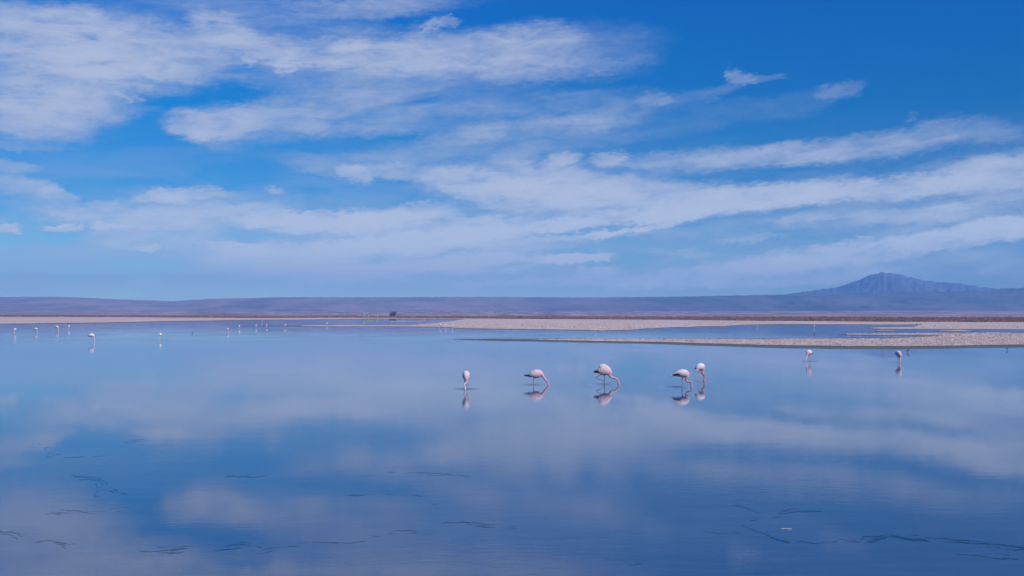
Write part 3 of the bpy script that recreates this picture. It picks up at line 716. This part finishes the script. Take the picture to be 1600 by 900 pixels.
FAR = [  # x, y of the feet, pose, heading, scale, label
 (-6,531.5,'s',0,.9,"white flamingo cut off by the left edge of the picture, only its neck showing"),
 (24,520.5,'f',-90,.8,"white flamingo seen end-on, first whole bird from the left edge"),
 (56,519.5,'s',0,.8,"white flamingo in side view with dark tail, second whole bird from the left edge"),
 (89,517,'s',-15,.95,"white flamingo stooping to the right just under the left shore"),
 (108,514.5,'f',-80,.8,"small white flamingo end-on close under the left shore"),
 (143,535,'s',-6,.97,"pinkish flamingo bending right, largest bird of the left water"),
 (251,530.5,'f',-85,.78,"white round flamingo seen end-on, standing alone in open water left of the dark bird"),
 (355.5,519.5,'s',-50,.75,"white flamingo nearest of the group where the thin spit begins"),
 (374,513.5,'f',-90,.75,"tiny white flamingo just left of the thin spit's tip"),
 (400.5,512.5,'f',-90,.75,"tiny white flamingo standing at the thin spit's left end"),
 (417,512,'f',-90,.72,"tiny white flamingo on the thin spit, second from its left end"),
 (446,512,'s',180,.75,"tiny white flamingo on the thin spit, third from its left end"),
 (409.5,504,'f',-90,.8,"tiny white speck of a flamingo in the channel behind the thin spit"),
 (510.5,508.5,'u',0,.75,"tiny white flamingo standing tall, alone behind the middle of the spit"),
 (611,504,'s',0,.7,"tiny flamingo at the left end of the short far mud strip"),
 (631,503.4,'f',-90,.6,"tiny white flamingo at the middle of the short far mud strip"),
 (656.5,504,'f',-90,.6,"tiny white flamingo at the right end of the short far mud strip"),
 (663.5,500.5,'f',-90,.7,"tiny flamingo speck on the far shore above the short mud strip"),
 (688.5,512,'s',180,.75,"tiny flamingo with dark arched neck, left of three at the spit's corner"),
 (696.5,512.5,'f',-90,.75,"tiny white flamingo in the middle of three at the spit's corner"),
 (707.5,513,'f',-90,.75,"tiny white flamingo, right of three at the spit's corner"),
 (930.5,519,'f',-90,.6,"tiny white flamingo at the edge of the wide sand flat in the centre"),
 (1183,511.5,'f',-90,.5,"tiny white flamingo in the right channel, farther left of two"),
 (1272.5,512,'f',-90,.6,"tiny white flamingo in the right channel, farther right of two"),
]
for (px, py, pose, hd, sc_, lab) in FAR:
    o = bpy.data.objects.new("flamingo", {'s': far_side, 'f': far_front, 'u': far_up}[pose]); COL.objects.link(o)
    o.location = at(px, py); o.rotation_euler = (0, 0, R(hd)); o.scale = (sc_,) * 3
    tag(o, lab, "flamingo", "flamingos far out on the lake")

# small dark wading birds
def wader_mesh():
    V, Fc = [], []
    def addp(pv, pf):
        o = len(V); V.extend(pv); Fc.extend([tuple(i + o for i in f) for f in pf])
    p_ = crom([(-.20,0,.20),(-.08,0,.25),(.04,0,.28),(.12,0,.31)], 4); addp(*sweep(p_, smooth_r([(0,.01),(.3,.06),(.7,.075),(1,.035)], len(p_)), 12))
    p_ = crom([(.09,0,.31),(.13,0,.38),(.135,0,.44),(.17,0,.455)], 4); addp(*sweep(p_, smooth_r([(0,.04),(.5,.024),(.8,.036),(1,.02)], len(p_)), 10))
    p_ = crom([(.16,0,.455),(.22,0,.44),(.27,0,.42)], 3); addp(*sweep(p_, smooth_r([(0,.014),(1,.012)], len(p_)), 8))
    for s in (-.03, .03):
        p_ = crom([(.02,s,.25),(.0,s,.12),(.02,s,-.05)], 3); addp(*sweep(p_, smooth_r([(0,.02),(1,.012)], len(p_)), 8))
    me = bpy.data.meshes.new("wader_tmp"); me.from_pydata([tuple(v) for v in V], [], Fc); me.update()
    tmp = bpy.data.objects.new("wader_tmp", me); COL.objects.link(tmp)
    md = tmp.modifiers.new("r", 'REMESH'); md.mode = 'VOXEL'; md.voxel_size = .01; md.use_smooth_shade = True
    dg = bpy.context.evaluated_depsgraph_get(); dg.update()
    out = bpy.data.meshes.new_from_object(tmp.evaluated_get(dg)); out.name = "wading_bird"
    bpy.data.objects.remove(tmp)
    out.materials.clear(); out.materials.append(bk_); return out
wmsh = wader_mesh()
for (px, py, hd, sc_, lab) in [
 (300.5,520.6,180,.75,"small dark bird standing alone in the open water of the left side"),
 (1272,522.6,0,.6,"small dark bird in the right channel just above the long bar"),
 (1432.5,508,180,.9,"tiny dark bird on the far sand at the right, left of two"),
 (1438.5,508.2,0,1.2,"tiny dark upright bird on the far sand at the right, right of two"),
 (1418.5,551,0,.72,"small dark bird in the water just right of the deep pink flamingo"),
 (1573.5,547.5,180,.55,"tiny dark bird at the water's edge near the right edge of the picture"),
 (858,500,0,1.2,"tiny dark bird on the far shore above the wide sand flat"),
]:
    o = bpy.data.objects.new("wading_bird", wmsh); COL.objects.link(o)
    o.location = at(px, py, 0.0); o.rotation_euler = (0, 0, R(hd)); o.scale = (sc_,) * 3
    tag(o, lab, "wading bird", "small dark birds about the lake")

# ------------------------------------------------------------------ trees on the far shore
def leaf_mat(name, c0, c1):
    mt, t, p = new_mat(name)
    pos = t.n.new('ShaderNodeNewGeometry').outputs['Position']
    t.l.new(t.ramp(t.noise(pos, 0.8, 4, 0.6), [(0.3, c0), (0.7, c1)]), p.inputs['Base Color']); p.inputs['Roughness'].default_value = .8
    return mt
bark, t, p = new_mat("bark"); t.l.new(t.ramp(t.noise(t.n.new('ShaderNodeTexCoord').outputs['Object'], 3, 4, .6), [(0.3, (.09,.065,.05)), (0.7, (.2,.16,.13))]), p.inputs['Base Color'])
def tree(px, py, wpx, hpx, mat, label, leaves=900, trunk=.3):
    c = at(px, py); dd_ = math.hypot(c.x, c.y); c.z = 0.15 + (0.62e-6 * (dd_ - 900) ** 2 + 0.0006 * (dd_ - 900) if dd_ > 900 else 0); s = 1.0 / ((py - HZ) / HC)
    W, Hh = wpx * s / 2, hpx * s
    root = bpy.data.objects.new("tree", None); COL.objects.link(root); root.location = c
    tag(root, label, "tree", "small trees on the far shore")
    V, Fc = [], []
    lobes = [(Vector((random.uniform(-.6, .6) * W, random.uniform(-.5, .5) * W, Hh * random.uniform(trunk + .12, .8))), random.uniform(.38, .6)) for _ in range(15)]
    pv, pf = sweep(crom([(0,0,-.3),(.05*W,0,Hh*trunk*.6),(0,0,Hh*.7)], 4), smooth_r([(0,.09*Hh*.5),(1,.02*Hh*.5)], 9), 8); V += pv; Fc += pf
    for l, r in lobes[:6]:
        pv, pf = sweep(crom([(0,0,Hh*trunk*.8), l * .6 + Vector((0,0,Hh*.1)), l], 3), smooth_r([(0,.03*Hh*.5),(1,.008*Hh)], 7), 6)
        o = len(V); V += pv; Fc += [tuple(i + o for i in f) for f in pf]
    mesh_obj("trunk", V, Fc, bark, root)
    V, Fc = [], []
    for _ in range(leaves):
        l, r = random.choice(lobes)
        d_ = Vector((random.gauss(0,1), random.gauss(0,1), random.gauss(0,1))).normalized() * (random.random() ** .4) * r
        q_ = l + Vector((d_.x * W, d_.y * W, d_.z * Hh * .5)); q_.z = max(q_.z, Hh * .06)
        a_ = Vector((random.gauss(0,1), random.gauss(0,1), random.gauss(0,1))).normalized() * Hh * .045
        b2 = a_.orthogonal().normalized() * Hh * .03
        o = len(V); V += [q_ - a_, q_ + b2, q_ + a_, q_ - b2]; Fc.append((o, o+1, o+2, o+3))
    mesh_obj("crown", V, Fc, mat, root, smooth=False)
dk = leaf_mat("dark_leaves", (.09,.12,.16), (.14,.18,.23)); pl = leaf_mat("pale_leaves", (.30,.33,.32), (.55,.57,.56))
tree(614.5, 495.4, 12, 8.0, dk, "dark rounded tree standing alone on the far shore left of centre", 4000, .05)
tree(568.5, 497.0, 3.2, 9.5, pl, "slim pale tree, tallest and leftmost of the pale trees on the far shore", 500, .1)
tree(574, 497.0, 6, 7, pl, "pale grey tree, second from the left of the pale trees on the far shore", 700, .12)
tree(581, 497.0, 6, 6, pl, "pale bushy tree, third from the left of the pale trees on the far shore", 700, .12)
tree(588, 497.0, 6, 6, pl, "pale bushy tree, nearest of the pale trees to the dark tree", 700, .12)

# ------------------------------------------------------------------ floating stick
stm, t, p = new_mat("bleached_wood")
oc = t.n.new('ShaderNodeTexCoord').outputs['Object']
t.l.new(t.ramp(t.noise(t.vmath('MULTIPLY', oc, (10, 90, 90)), 1.0, 4, .6), [(0.3, (.34,.34,.34)), (0.7, (.52,.52,.52))]), p.inputs['Base Color']); p.inputs['Roughness'].default_value = .7
pth = crom([(-.085,0,.004),(-.04,.004,.008),(.02,-.003,.009),(.085,.002,.005)], 5)
pv, pf = sweep(pth, smooth_r([(0,.005),(.2,.008),(.7,.008),(1,.004)], len(pth)), 10)
st = mesh_obj("stick", pv, pf, stm); st.location = at(1229, 827); st.rotation_euler = (0, 0, R(-3))
tag(st, "short bleached white stick floating on the dark near water", "stick")
